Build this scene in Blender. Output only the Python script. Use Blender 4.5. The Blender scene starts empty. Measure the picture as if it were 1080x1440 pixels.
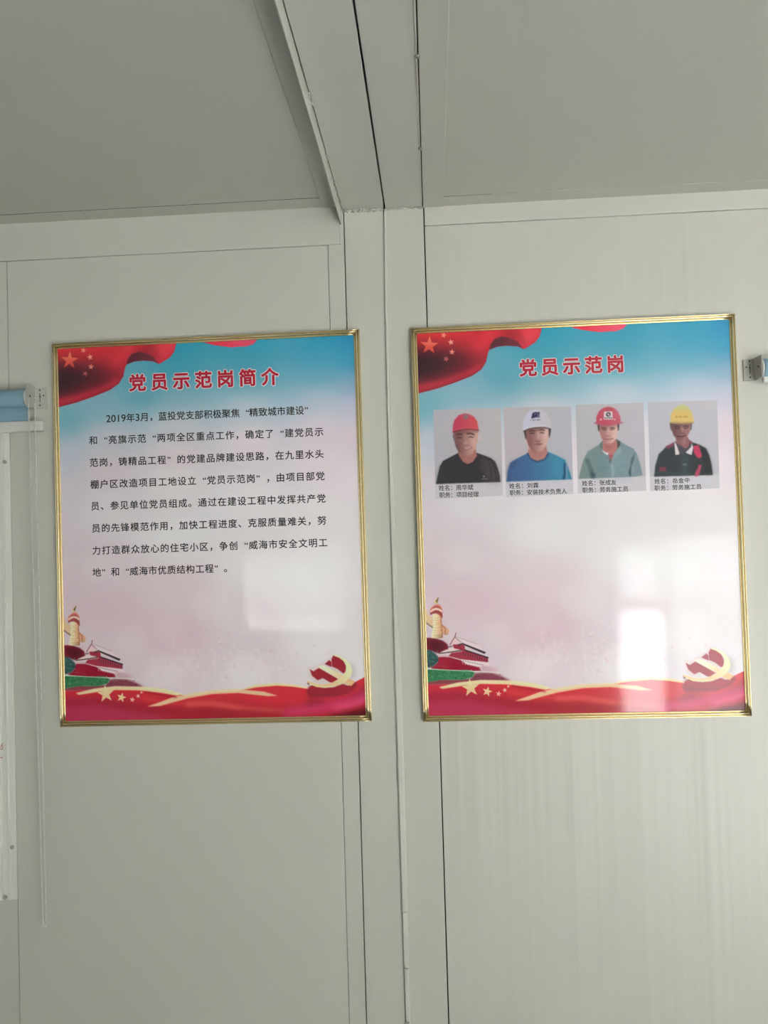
import bpy, bmesh, math, random
import numpy as np
from mathutils import Vector, Matrix
random.seed(7); rng = np.random.default_rng(11)
S = bpy.context.scene
COL = S.collection
EYE = 1.66
# ------------------------------------------------------------------ camera
DIST, YAW, PITCH, ROLL, FPX = 1.6991, -.0593, .0259, -.0293, 1144.22
cam = bpy.data.objects.new('camera', bpy.data.cameras.new('camera')); COL.objects.link(cam)
cam.data.sensor_fit = 'HORIZONTAL'; cam.data.sensor_width = 36; cam.data.lens = FPX*36/1080
cam.data.clip_start = .02
_f = Vector((math.sin(YAW)*math.cos(PITCH), math.cos(YAW)*math.cos(PITCH), math.sin(PITCH)))
_r = Vector((math.cos(YAW), -math.sin(YAW), 0)); _u = _r.cross(_f)
_r2 = _r*math.cos(ROLL)+_u*math.sin(ROLL); _u2 = -_r*math.sin(ROLL)+_u*math.cos(ROLL)
cam.matrix_world = Matrix(((_r2.x, _u2.x, -_f.x, 0), (_r2.y, _u2.y, -_f.y, -DIST), (_r2.z, _u2.z, -_f.z, EYE), (0, 0, 0, 1)))
S.camera = cam
# ------------------------------------------------------------------ world, lights, exposure
S.view_settings.view_transform = 'Standard'; S.view_settings.look = 'None'
S.view_settings.gamma = 1; S.view_settings.use_curve_mapping = False
S.view_settings.exposure = -0.05
S.cycles.use_denoising = True; S.cycles.max_bounces = 10; S.cycles.diffuse_bounces = 6
S.cycles.sample_clamp_indirect = 40
W = bpy.data.worlds.new('sky'); S.world = W; W.use_nodes = True
W.node_tree.nodes['Background'].inputs[0].default_value = (.80, .88, 1, 1)
W.node_tree.nodes['Background'].inputs[1].default_value = .8
BACK, XL, XR = -4.5, -3.0, 4.4
def daylight(name, x0, x1, z0, z1, L, col=(1, 1, 1)):
    """daylight entering one opening of the back wall; L is its radiance"""
    a = bpy.data.lights.new(name, 'AREA'); a.shape = 'RECTANGLE'; a.size = x1-x0; a.size_y = z1-z0
    a.energy = L*math.pi*(x1-x0)*(z1-z0)*1.0; a.color = col
    o = bpy.data.objects.new(name, a); COL.objects.link(o)
    o.location = ((x0+x1)/2, BACK-.09, (z0+z1)/2); o.rotation_euler = (math.radians(90), 0, 0)
    return o
#            x0    x1    z0    z1   radiance
OPEN = {'window': (2.35, 3.95, 1.05, 2.1), 'door': (1.37, 1.70, .14, 1.03), 'fanlight': (1.37, 1.70, 1.13, 1.50), 'sidelight': (1.74, 2.28, .14, 1.55), 'blind_window': (-1.42, -.72, .97, 1.53)}
daylight('window_daylight', *OPEN['window'], 7.5, (1, .99, .97))
daylight('door_daylight', *OPEN['door'], 13, (1, .98, .96))
daylight('fanlight_daylight', *OPEN['fanlight'], 5.5, (.93, .98, 1))
daylight('sidelight_daylight', *OPEN['sidelight'], 4.6, (1, 1, 1))
daylight('blind_window_daylight', *OPEN['blind_window'], 1.9, (1, 1, .95))
sun = bpy.data.objects.new('sun', bpy.data.lights.new('sun', 'SUN')); COL.objects.link(sun)
sun.data.energy = 510; sun.data.color = (1, .99, .98); sun.data.angle = math.radians(.6)
sun.rotation_euler = Vector((-.22, .62, -.70)).to_track_quat('-Z', 'Y').to_euler()     # low sun through the back window onto the floor
# ------------------------------------------------------------------ helpers
def lin(c):
    c = np.asarray(c, float)
    return np.where(c <= .04045, c/12.92, ((c+.055)/1.055)**2.4)
def rgb(r, g, b): return tuple(lin(np.array([r, g, b])/255))
def mat(name, color, rough=.5, metal=0, spec=.5, bump=None, alpha=None):
    m = bpy.data.materials.new(name); m.use_nodes = True
    n = m.node_tree.nodes; l = m.node_tree.links; b = n['Principled BSDF']
    b.inputs['Base Color'].default_value = (*color, 1); b.inputs['Roughness'].default_value = rough
    b.inputs['Metallic'].default_value = metal; b.inputs['Specular IOR Level'].default_value = spec
    if bump:
        for i, (scale, strength, dist, vec, detail) in enumerate(bump):
            tc = n.new('ShaderNodeTexCoord'); mp = n.new('ShaderNodeMapping'); mp.inputs['Scale'].default_value = vec
            nz = n.new('ShaderNodeTexNoise'); nz.inputs['Scale'].default_value = scale; nz.inputs['Detail'].default_value = detail
            bp = n.new('ShaderNodeBump'); bp.inputs['Strength'].default_value = strength; bp.inputs['Distance'].default_value = dist
            l.new(tc.outputs['Object'], mp.inputs[0]); l.new(mp.outputs[0], nz.inputs[0]); l.new(nz.outputs[0], bp.inputs['Height'])
            if i: l.new(prev.outputs[0], bp.inputs['Normal'])
            prev = bp
        l.new(prev.outputs[0], b.inputs['Normal'])
    return m
def obj(name, bm, m, parent=None, smooth=False):
    me = bpy.data.meshes.new(name); bm.normal_update(); bm.to_mesh(me); bm.free()
    for x in (m if isinstance(m, (list, tuple)) else [m]): me.materials.append(x)
    if smooth:
        me.polygons.foreach_set('use_smooth', [True]*len(me.polygons))
    o = bpy.data.objects.new(name, me); COL.objects.link(o)
    if parent: o.parent = parent
    return o
def struct(o): o['kind'] = 'structure'; return o
def thing(name, label, cat, loc=(0, 0, 0), rot=(0, 0, 0), group=None):
    o = bpy.data.objects.new(name, None); COL.objects.link(o); o.empty_display_size = .05
    o.location = loc; o.rotation_euler = rot; o['label'] = label; o['category'] = cat
    if group: o['group'] = group
    return o
def box(bm, x0, x1, y0, y1, z0, z1, bev=0, mi=0):
    v = [bm.verts.new((x, y, z)) for x in (x0, x1) for y in (y0, y1) for z in (z0, z1)]
    fs = [bm.faces.new([v[i] for i in q]) for q in ((0, 1, 3, 2), (4, 6, 7, 5), (0, 4, 5, 1), (2, 3, 7, 6), (0, 2, 6, 4), (1, 5, 7, 3))]
    for f in fs: f.material_index = mi
    if bev:
        r = bmesh.ops.bevel(bm, geom=list({e for f in fs for e in f.edges}), offset=bev, segments=2, affect='EDGES', profile=.5)
        for f in r['faces']: f.material_index = mi
def cyl(bm, c, axis, r, h, n=24, r2=None, mi=0, bev=0):
    """cylinder centred at c along axis"""
    q = Vector((0, 0, 1)).rotation_difference(Vector(axis).normalized()).to_matrix().to_4x4()
    g = bmesh.ops.create_cone(bm, cap_ends=True, segments=n, radius1=r, radius2=r if r2 is None else r2, depth=h, matrix=Matrix.Translation(c) @ q)
    fs = {f for v in g['verts'] for f in v.link_faces}
    for f in fs: f.material_index = mi
    if bev:
        es = [e for f in fs if len(f.verts) > 4 for e in f.edges]
        bmesh.ops.bevel(bm, geom=es, offset=bev, segments=2, affect='EDGES', profile=.5)
def ball(bm, c, r, sub=1, sc=(1, 1, 1)):
    g = bmesh.ops.create_icosphere(bm, subdivisions=sub, radius=r, matrix=Matrix.Translation(c) @ Matrix.Diagonal((*sc, 1)))
# ------------------------------------------------------------------ materials of the room
PAINT = (.58, .578, .52)
wall_paint = mat('white_panel_paint', PAINT, .46, bump=[(1, .22, .004, (22, .5, .22), 2), (1, .10, .0015, (2, 1, 330), 1)])
rib_paint = mat('ribbed_panel_paint', PAINT, .42, bump=[(1, .6, .006, (21, .5, .14), 2.2), (1, .12, .0012, (2, 1, 300), 1)])
post_paint = mat('steel_post_paint', (.57, .575, .515), .34, bump=[(1, .15, .004, (14, 1, 1.2), 2)])
ceil_paint = mat('ceiling_panel_paint', (.54, .545, .475), .45, bump=[(1, .15, .003, (3, 3, 3), 2)])
trim_paint = mat('white_trim_paint', (.61, .615, .55), .38)
dark = mat('dark_gap', (.012, .012, .011), .9)
caulk = mat('caulk', (.50, .50, .44), .6, bump=[(60, .6, .003, (1, 1, 1), 3)])
floor_m = mat('grey_floor_vinyl', (.066, .069, .072), .55)
steel = mat('zinc_screw', (.42, .42, .40), .35, .8)
# ------------------------------------------------------------------ the room shell
ZL, ZR = EYE+.6936, EYE+.6825           # the two modules' ceilings
# front wall: panels, post faces and edge strips with real gaps, on a dark core
bm = bmesh.new()
def wp(x0, x1, z0, z1, y=0, mi=0): box(bm, x0, x1, y, .02, z0, z1, .0006, mi)
WZ0, WZ1 = EYE-.754+.04, EYE+.20        # window openings in this wall
LO, RO = (-2.06, -.955), (.765, 1.90)
def holed(x0, x1, o, z0, z1, mi):
    wp(x0, o[0], z0, z1, 0, mi); wp(o[1], x1, z0, z1, 0, mi)
    wp(o[0], o[1], z0, WZ0, 0, mi); wp(o[0], o[1], WZ1, z1, 0, mi)
LT, RT = EYE+.6124, EYE+.6425
holed(XL, -.9052, LO, 0, LT, 0)
wp(-.9036, -.2040, 0, LT, 0, 0)
wp(-.2030, -.1690, 0, EYE+.69, 0, 2)
wp(-.1668, -.0838, 0, EYE+.687, 0, 2)
wp(-.0818, .0003, 0, EYE+.685, 0, 2)
wp(.0026, .74, 0, RT, 0, 1)
holed(.7405, XR, RO, 0, RT, 1)
box(bm, XL, LO[0], .021, .06, 0, 2.45, 0, 3); box(bm, LO[1], RO[0], .021, .06, 0, 2.45, 0, 3); box(bm, RO[1], XR, .021, .06, 0, 2.45, 0, 3)
for o in (LO, RO):
    box(bm, o[0], o[1], .021, .06, 0, WZ0, 0, 3); box(bm, o[0], o[1], .021, .06, WZ1, 2.45, 0, 3)
struct(obj('wall_front', bm, [wall_paint, rib_paint, post_paint, dark]))
# cornice strips
bm = bmesh.new(); box(bm, XL, -.1765, -.0025, .02, LT+.0008, ZL+.01, .0008); struct(obj('trim_1', bm, wall_paint))
bm = bmesh.new(); box(bm, .0026, XR, -.0025, .02, RT+.0008, ZR+.01, .0008); struct(obj('trim_2', bm, rib_paint))
# ceiling: panels and border strips of both modules, the two beams, over a dark core
bm = bmesh.new()
def cp(x0, x1, y0, y1, z, bev=.0006, mi=0): box(bm, x0, x1, y0, y1, z, z+.02, bev, mi)
cp(XL, -.2108, BACK, -.0508, ZL+.0005, .0004); cp(XL, -.2108, -.0474, 0, ZL, .0004); cp(-.2112, -.1732, BACK, 0, ZL-.0016, .0016)
cp(.0004, .0424, BACK, 0, ZR-.0012, .0012); cp(.0420, .14, BACK, -.0502, ZR+.0004, .0004); cp(.14, XR, BACK, -.0490, ZR+.0004, .0004); cp(.0420, XR, -.0476, 0, ZR, .0004)
box(bm, XL, -.2112, -.0510, -.0472, ZL+.0012, ZL+.02, 0, 2); box(bm, .0424, .14, -.0504, -.0474, ZR+.0012, ZR+.02, 0, 2)
cp(-.1705, -.0826, BACK, .0, EYE+.6862, .001, 1); cp(-.0793, -.0010, BACK, .0, EYE+.6845, .001, 1)
box(bm, XL, XR, BACK, .06, 2.38, 2.45, 0, 2)
struct(obj('ceiling', bm, [ceil_paint, post_paint, dark]))
# hanging steel flange along the left beam, with dabs of caulk at its top edge
bm = bmesh.new(); box(bm, -.1742, -.1722, BACK, -.0004, EYE+.6555, ZL, .0006)
fl = struct(obj('trim_3', bm, trim_paint))
bm = bmesh.new()
for y, s in ((-.452, 1), (-.436, .7), (-.245, 1), (-.236, .6), (-.135, 1), (-.075, .9), (-.045, .7)):
    for k in range(3): ball(bm, (-.1712+random.uniform(-.001, .002), y+random.uniform(-.012, .012), EYE+.6855+random.uniform(-.001, .001)), .0034*s, 1, (1, 1.6, .8))
struct(obj('caulk_dabs', bm, caulk, fl, True))
# light edge and screws along the right beam
bm = bmesh.new(); box(bm, -.0040, -.0014, BACK, -.0004, EYE+.6828, EYE+.6860, .0006)
er = struct(obj('trim_4', bm, trim_paint))
for y in (-.548, -.267, -1.0):
    bm = bmesh.new(); cyl(bm, (-.0012, y, EYE+.6812), (0, 0, 1), .0042, .003, 12, bev=.0008); ball(bm, (-.0012, y, EYE+.6795), .0022, 1, (1, 1, .6))
    struct(obj('screw', bm, steel, er, True))
# welded seam where posts meet beams
bm = bmesh.new()
for i in range(46):
    x = -.166+.169*i/45
    ball(bm, (x+random.uniform(-.002, .002), -.0015, EYE+.6825+random.uniform(-.002, .0018)), random.uniform(.0016, .0036), 1, (1.5, .8, .9))
struct(obj('trim_5', bm, caulk, None, True))
# tapered cover strip over the joint between the two posts, with seam and staples
bm = bmesh.new()
prof = [(.676, -.0826, -.0775), (.46, -.0864, -.0808), (.28, -.0880, -.0803), (.12, -.0885, -.0795), (-.0754, -.0888, -.0772), (-.37, -.0893, -.0745), (-.780, -.0886, -.0758)]
prof2 = [(-.782, -.0884, -.0768), (-.89, -.0882, -.0772), (-1.01, -.0878, -.0776), (-1.66, -.0878, -.0776)]
for P in (prof, prof2):
    rows = []
    for z, a, b in P:
        rows.append([bm.verts.new((x, y, z+EYE)) for x, y in ((a, 0), (a+.0008, -.0035), (a+.25*(b-a), -.0062), (a+.75*(b-a), -.0058), (b-.0006, -.003), (b, 0))])
    for r0, r1 in zip(rows, rows[1:]):
        for k in range(5): bm.faces.new((r0[k], r1[k], r1[k+1], r0[k+1]))
    bm.faces.new(rows[0]); bm.faces.new(list(reversed(rows[-1])))
cs = struct(obj('trim_6', bm, trim_paint, None, False))
for z in (-.895, -1.004):
    bm = bmesh.new(); box(bm, -.0875, -.0785, -.0085, -.005, z+EYE-.0012, z+EYE+.0012, .0008); ball(bm, (-.0855, -.0075, z+EYE+.004), .0022, 1)
    struct(obj('staple', bm, steel, cs))
# other walls and floor
bm = bmesh.new(); box(bm, XL-.06, XL, BACK, .06, 0, 2.45); struct(obj('wall_left', bm, wall_paint))
bm = bmesh.new(); box(bm, XR, XR+.06, BACK, .06, 0, 2.45); struct(obj('wall_right', bm, wall_paint))
bm = bmesh.new(); box(bm, XL-.06, XR+.06, BACK-.12, .06, -.05, 0); struct(obj('floor', bm, floor_m))
# back wall with its openings: split into columns round each one
bm = bmesh.new()
xs = XL
cols = sorted([(OPEN['blind_window'], ), (OPEN['door'], OPEN['fanlight']), (OPEN['sidelight'], ), (OPEN['window'], )], key=lambda c: c[0][0])
for c in cols:
    a = min(o[0] for o in c); b = max(o[1] for o in c)
    box(bm, xs, a, BACK-.06, BACK, 0, 2.45)
    z = 0
    for o in c:
        box(bm, a, b, BACK-.06, BACK, z, o[2]); z = o[3]
        if o[1] < b: box(bm, o[1], b, BACK-.06, BACK, o[2], o[3])
    box(bm, a, b, BACK-.06, BACK, z, 2.45)
    xs = b
box(bm, xs, XR, BACK-.06, BACK, 0, 2.45)
struct(obj('wall_back', bm, wall_paint))
win_white = mat('window_frame_white', (.66, .67, .63), .35)
for i, k in enumerate(('window', 'blind_window', 'sidelight', 'door')):
    o = OPEN[k]; bm = bmesh.new()
    zt = OPEN['fanlight'][3] if k == 'door' else o[3]; xr = OPEN['fanlight'][1] if k == 'door' else o[1]
    for x in (o[0]-.045, xr): box(bm, x, x+.045, BACK-.03, BACK+.012, o[2]-.045, zt+.045, .002)
    for z in (o[2]-.045, zt): box(bm, o[0], xr, BACK-.03, BACK+.012, z, z+.045, .002)
    if k == 'window': box(bm, (o[0]+o[1])/2-.02, (o[0]+o[1])/2+.02, BACK-.03, BACK+.008, o[2], zt, .002)
    struct(obj('door_1' if k == 'door' else 'window_%d' % (i+3), bm, win_white))
# ------------------------------------------------------------------ the windows of the front wall (only a frame edge shows)
glass = bpy.data.materials.new('window_glass'); glass.use_nodes = True
gb = glass.node_tree.nodes['Principled BSDF']; gb.inputs['Roughness'].default_value = .02; gb.inputs['Transmission Weight'].default_value = 1; gb.inputs['IOR'].default_value = 1.45
jamb_white = mat('jamb_white', (.74, .745, .69), .35)
pen = mat('red_pen', (.42, .12, .12), .6)
def front_window(name, xo, side, pts):
    """xo = opening; side = +1 when the visible jamb is the right one"""
    jamb = xo[1] if side > 0 else xo[0]
    root = None
    bm = bmesh.new()
    z0, z1 = WZ0-.04, WZ1+.04
    f = .0515
    for (a, b) in ((xo[1], xo[1]+f), (xo[0]-f, xo[0])):
        out = b if a == xo[1] else a
        box(bm, a, b, -.004, 0, z0, z1, .001)
        inn = a if a == xo[1] else b
        d = 1 if a == xo[1] else -1
        for p0, p1, h in ((-.012, .016, .014), (.016, .022, .010), (.034, .039, .008)):
            q = sorted((inn+d*p0, inn+d*p1)); box(bm, q[0], q[1], -h, .02, z0, z1, .0015)
    for (a, b) in ((z0, WZ0), (WZ1, z1)):
        box(bm, xo[0], xo[1], -.004, 0, a, b, .001); box(bm, xo[0], xo[1], -.013, .02, a+.008, b+(.01 if a == z0 else -.01), .002)
    xm = (xo[0]+xo[1])/2
    box(bm, xm-.025, xm+.025, -.01, .03, WZ0, WZ1, .002)
    o = struct(obj(name, bm, jamb_white))
    bm = bmesh.new(); box(bm, xo[0], xo[1], .028, .034, WZ0, WZ1); struct(obj('pane', bm, glass, o))
    for x, z in pts:
        bm = bmesh.new(); cyl(bm, (x, -.0095, EYE+z), (0, 1, 0), .0042, .004, 14, bev=.0008); box(bm, x-.003, x+.003, -.0121, -.0113, EYE+z-.0005, EYE+z+.0005)
        struct(obj('screw', bm, steel, o))
    return o
w1 = front_window('window_1', LO, 1, ((-.9120, .1764), (-.9100, -.6418), (-.9275, -.7466)))
front_window('window_2', RO, -1, ((.722, .17), (.722, -.64)))
# a smear of red pen on the frame
bm = bmesh.new()
for pts in ([(-.9345, -.432), (-.930, -.430), (-.927, -.424), (-.9255, -.4215)], [(-.935, -.436), (-.929, -.4345), (-.9255, -.4355)], [(-.9275, -.426), (-.926, -.434)], [(-.934, -.452), (-.929, -.454), (-.9265, -.450)]):
    for (xa, za), (xb, zb) in zip(pts, pts[1:]):
        n = Vector((zb-za, 0, -(xb-xa))).normalized()*.0007
        bm.faces.new([bm.verts.new(p) for p in (Vector((xa, -.0105, EYE+za))-n, Vector((xb, -.0105, EYE+zb))-n, Vector((xb, -.0105, EYE+zb))+n, Vector((xa, -.0105, EYE+za))+n)])
struct(obj('pen_mark', bm, pen, w1))
# ------------------------------------------------------------------ roller blinds
blue = mat('blue_blind_fabric', (.23, .38, .47), .7, bump=[(1, .25, .002, (4, 60, 60), 2)])
plastic = mat('white_plastic', (.62, .63, .60), .35)
bar_m = mat('white_aluminium_bar', (.66, .66, .62), .32)
grey_pl = mat('grey_bracket', (.40, .40, .37), .4)
bracket_m = mat('zinc_bracket', (.50, .50, .46), .4)
hole_m = mat('bracket_slot', (.05, .05, .045), .8)
chain_m = mat('white_bead_chain', (.66, .67, .64), .35)
def blind(label, xend, side, width, zc, chain):
    """xend: the visible end, side=+1 if that end is the right one; roll axis runs along X"""
    s = side
    X = lambda d: xend-s*d           # d measured inward from the visible end
    root = thing('roller_blind', label, 'roller blind', (xend, 0, EYE+zc-.045), group='roller blinds of the front wall')
    Z = lambda z: .045+z
    P = lambda d: -s*d
    def bx(bm, d0, d1, y0, y1, z0, z1, bev=.0008, mi=0): a, b = sorted((P(d0), P(d1))); box(bm, a, b, y0, y1, Z(z0), Z(z1), bev, mi)
    bm = bmesh.new()
    pw = .028 if s > 0 else .0235
    bx(bm, 0, pw, -.003, 0, -.022, .022)                        # wall plate
    bx(bm, pw-.002, pw+.0005, -.040, 0, -.022, .024, .001)      # arm standing out of the wall
    for zz in (.018, .004, -.015): cyl(bm, (P(pw*.55), -.0032, Z(zz)), (0, 1, 0), .0017, .001, 12, mi=1)
    cyl(bm, (P(pw*.25), -.0032, Z(.006)), (0, 1, 0), .0016, .001, 12, mi=1)
    bx(bm, pw*.55-.0006, pw*.55+.0006, -.0037, -.0028, -.008, .012, 0, 1)
    cyl(bm, (P(pw-.0022), -.026, Z(.002)), (1, 0, 0), .0022, .001, 12, mi=1)
    obj('bracket', bm, [grey_pl if side < 0 else bracket_m, hole_m], root)
    bm = bmesh.new()
    cyl(bm, (P(pw+.0022), -.023, Z(-.002)), (1, 0, 0), .0205, .0035, 32, bev=.001)
    cyl(bm, (P(pw+.0045), -.023, Z(-.002)), (1, 0, 0), .0165, .003, 32)
    obj('clutch', bm, plastic, root)
    bm = bmesh.new()
    cyl(bm, (P(pw+.005+(width-.07)/2), -.023, Z(-.002)), (1, 0, 0), .0196, width-.07, 40, bev=.001)
    obj('fabric_roll', bm, blue, root, False)
    if s > 0:
        bm = bmesh.new()
        bx(bm, pw+.006, width-.035, -.0185, -.0178, -.052, .0, 0)
        bx(bm, pw+.006, width-.035, -.0192, -.0172, -.030, -.0265, .0006)
        obj('fabric_drop', bm, blue, root)
    bm = bmesh.new()
    if s > 0: bx(bm, .001, width-.0005, -.025, -.013, -.0735, -.0505, .003)
    else: bx(bm, pw+.004, width-.03, -.034, -.024, -.0315, -.0195, .002)
    obj('bottom_bar', bm, bar_m, root)
    bm = bmesh.new(); bx(bm, width-.0355, width-.033, -.040, 0, -.022, .024, .001); bx(bm, width-.0345, width-.007, -.003, 0, -.022, .022)
    obj('bracket', bm, plastic, root)
    if chain:
        bm = bmesh.new()
        z = -.012; zb = -1.105
        pts = []
        n = 175
        for k in range(n):
            t = k/(n-1); pts.append((-.0245+.0075*t, -.036+.006*t, -.005+(zb+.005)*t))
        for k in range(1, 6):
            a = math.pi*k/6; pts.append((-.0133-.0037*math.cos(a), -.030, zb-.005*math.sin(a)))
        for k in range(n):
            t = 1-k/(n-1); pts.append((-.0110+.0015*t, -.036+.006*t, -.005+(zb+.005)*t))
        for p in pts: ball(bm, (p[0], p[1], Z(p[2])), .0021, 1)
        for a, b in zip(pts[::4], pts[4::4]):
            cyl(bm, ((a[0]+b[0])/2, (a[1]+b[1])/2, Z((a[2]+b[2])/2)), Vector(b)-Vector(a), .0013, (Vector(b)-Vector(a)).length, 6)
        obj('bead_chain', bm, chain_m, root, True)
    return root
blind('blue roller blind with a hanging white bead chain, left of the text poster', -.819, 1, 1.30, .311, True)
blind('blue roller blind with a grey end bracket, right of the portrait poster', .6430, -1, 1.30, .311, False)
# ------------------------------------------------------------------ painter for the printed sheets
def homog(src, dst):
    A = []
    for (x, y), (u, v) in zip(src, dst):
        A += [[x, y, 1, 0, 0, 0, -u*x, -u*y], [0, 0, 0, x, y, 1, -v*x, -v*y]]
    h = np.linalg.solve(np.array(A, float), np.array(dst, float).ravel())
    return np.append(h, 1).reshape(3, 3)
def happly(H, p):
    p = np.atleast_2d(np.asarray(p, float)); q = np.c_[p, np.ones(len(p))] @ H.T
    return q[:, :2]/q[:, 2:]
UNIT = [(0, 0), (1, 0), (1, 1), (0, 1)]
HL = homog([(80.3, 487.9), (497, 469), (514.4, 1009), (94, 1018)], UNIT)      # left sheet as photographed -> unit sheet
HR = homog([(586.5, 469.8), (1025.3, 448.7), (1049.2, 999.8), (604.2, 1006.5)], UNIT)
def smooth_poly(p, n=6):
    """closed Catmull-Rom through p"""
    p = np.asarray(p, float); out = []
    N = len(p)
    for i in range(N):
        a, b, c, d = p[i-1], p[i], p[(i+1) % N], p[(i+2) % N]
        for k in range(n):
            t = k/n
            out.append(.5*((2*b)+(c-a)*t+(2*a-5*b+4*c-d)*t*t+(3*b-a-3*c+d)*t**3))
    return np.array(out)
class Canvas:
    def __init__(s, w, h, H): s.w, s.h, s.H = w, h, H; s.c = np.zeros((h, w, 3))
    def tr(s, pts): return happly(s.H, pts)*[s.w-1, s.h-1]
    def mask(s, pts, blur=0):
        q = np.asarray(pts); SS = 3
        pad = int(3*blur)+2
        x0 = max(int(q[:, 0].min())-pad, 0); x1 = min(int(q[:, 0].max())+pad+2, s.w); y0 = max(int(q[:, 1].min())-pad, 0); y1 = min(int(q[:, 1].max())+pad+2, s.h)
        if x1 <= x0 or y1 <= y0: return None
        xs = x0-.5+(np.arange((x1-x0)*SS)+.5)/SS; ys = y0-.5+(np.arange((y1-y0)*SS)+.5)/SS
        ins = np.zeros((len(ys), len(xs)), bool)
        for a, b in zip(q, np.roll(q, -1, 0)):
            if a[1] == b[1]: continue
            lo, hi = (a, b) if a[1] < b[1] else (b, a)
            r = np.where((ys >= lo[1]) & (ys < hi[1]))[0]
            if not len(r): continue
            xi = lo[0]+(ys[r]-lo[1])*(hi[0]-lo[0])/(hi[1]-lo[1])
            ins[r] ^= xs[None, :] > xi[:, None]
        m = ins.reshape(y1-y0, SS, x1-x0, SS).mean((1, 3))
        if blur > 0: m = gblur(m, blur)
        return m, x0, x1, y0, y1
    def put(s, mk, col, a=1.):
        if mk is None: return
        m, x0, x1, y0, y1 = mk; m = (m*a)[..., None]
        col = np.asarray(col, float)/255
        s.c[y0:y1, x0:x1] = s.c[y0:y1, x0:x1]*(1-m)+col*m
    def poly(s, pts, col, a=1., blur=0, sm=False):
        q = s.tr(pts)
        if sm: q = smooth_poly(q)
        s.put(s.mask(q, blur), col, a)
    def grad(s, pts, p0, c0, p1, c1, a=1., blur=0, sm=False):
        """polygon filled with a linear blend from c0 at p0 to c1 at p1"""
        q = s.tr(pts)
        if sm: q = smooth_poly(q)
        mk = s.mask(q, blur)
        if mk is None: return
        m, x0, x1, y0, y1 = mk
        a0, b0 = s.tr([p0, p1]); d = b0-a0
        X, Y = np.meshgrid(np.arange(x0, x1), np.arange(y0, y1))
        t = np.clip(((X-a0[0])*d[0]+(Y-a0[1])*d[1])/(d@d), 0, 1)[..., None]
        t = t*t*(3-2*t)
        col = (np.array(c0)*(1-t)+np.array(c1)*t)/255
        mm = (m*a)[..., None]; s.c[y0:y1, x0:x1] = s.c[y0:y1, x0:x1]*(1-mm)+col*mm
    def line(s, pts, wid, col, a=1., blur=0, taper=False):
        """stroke; wid in source pixels"""
        q = s.tr(pts); k = abs(np.linalg.det(np.diff(s.tr([pts[0], np.add(pts[0], (1, 0)), np.add(pts[0], (0, 1))]), axis=0)))**.5
        n = len(q); L, R_ = [], []
        for i in range(n):
            d = q[min(i+1, n-1)]-q[max(i-1, 0)]; d = d/(np.linalg.norm(d)+1e-9); nn = np.array([-d[1], d[0]])
            w = wid*k/2
            if taper: w *= max(math.sin(math.pi*(i+.15)/(n-.7)), .05)
            L.append(q[i]+nn*w); R_.append(q[i]-nn*w)
        s.put(s.mask(np.array(L+R_[::-1]), blur), col, a)
    def ell(s, c, rx, ry, col, a=1., blur=0, rot=0):
        t = np.linspace(0, 2*math.pi, 28, endpoint=False); e = np.c_[rx*np.cos(t), ry*np.sin(t)]
        R_ = np.array([[math.cos(rot), -math.sin(rot)], [math.sin(rot), math.cos(rot)]])
        s.put(s.mask(s.tr(np.array(c)+e @ R_.T), blur), col, a)
    def star(s, c, R_, col, rot=0, a=1., col2=None):
        p = [(c[0]+(R_ if i % 2 == 0 else R_*.4)*math.sin(math.pi*i/5+rot), c[1]-(R_ if i % 2 == 0 else R_*.4)*math.cos(math.pi*i/5+rot)) for i in range(10)]
        if col2 is None: s.poly(p, col, a)
        else:
            s.grad(p, (c[0], c[1]-R_), col, (c[0], c[1]+R_), col2, a)
def gblur(m, sg):
    r = max(int(3*sg), 1); k = np.exp(-.5*(np.arange(-r, r+1)/sg)**2); k /= k.sum()
    p = np.pad(m, ((r, r), (r, r)), mode='edge') if m.shape[0] > 0 else m
    p = np.apply_along_axis(lambda v: np.convolve(v, k, 'valid'), 0, p)
    return np.apply_along_axis(lambda v: np.convolve(v, k, 'valid'), 1, p)
def crop(ox, oy, sc, pts): return [(ox+x/sc, oy+y/sc) for x, y in pts]
INK = .90            # reflectance of a full white print area relative to the sRGB tone aimed at
def sheet_mesh(name, C, ink, quad, material):
    """grid mesh, one vertex per printed dot, carrying the print as its colour; quad = corners (x,z) TL,TR,BR,BL ; y = quad_y"""
    h, w = C.c.shape[:2]; y = quad[4]
    U, V = np.meshgrid(np.linspace(0, 1, w), np.linspace(0, 1, h))
    q = [np.array(p) for p in quad[:4]]
    xz = ((1-U)*(1-V))[..., None]*q[0]+(U*(1-V))[..., None]*q[1]+(U*V)[..., None]*q[2]+((1-U)*V)[..., None]*q[3]
    co = np.empty((h*w, 3)); co[:, 0] = xz[..., 0].ravel(); co[:, 1] = y; co[:, 2] = xz[..., 1].ravel()
    I = np.arange(h*w).reshape(h, w)
    F = np.stack([I[:-1, :-1], I[1:, :-1], I[1:, 1:], I[:-1, 1:]], -1).reshape(-1, 4)
    me = bpy.data.meshes.new(name)
    me.vertices.add(h*w); me.vertices.foreach_set('co', co.ravel())
    me.loops.add(F.size); me.loops.foreach_set('vertex_index', F.ravel().astype(np.int32))
    me.polygons.add(len(F)); me.polygons.foreach_set('loop_start', (np.arange(len(F))*4).astype(np.int32))
    me.update(calc_edges=True)
    at = me.color_attributes.new('print', 'FLOAT_COLOR', 'POINT')
    rgba = np.ones((h*w, 4), np.float32); rgba[:, :3] = np.clip(lin(np.clip(C.c, 0, 1))*ink, .004, .93).reshape(-1, 3)
    at.data.foreach_set('color', rgba.ravel())
    me.materials.append(material)
    return me
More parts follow.
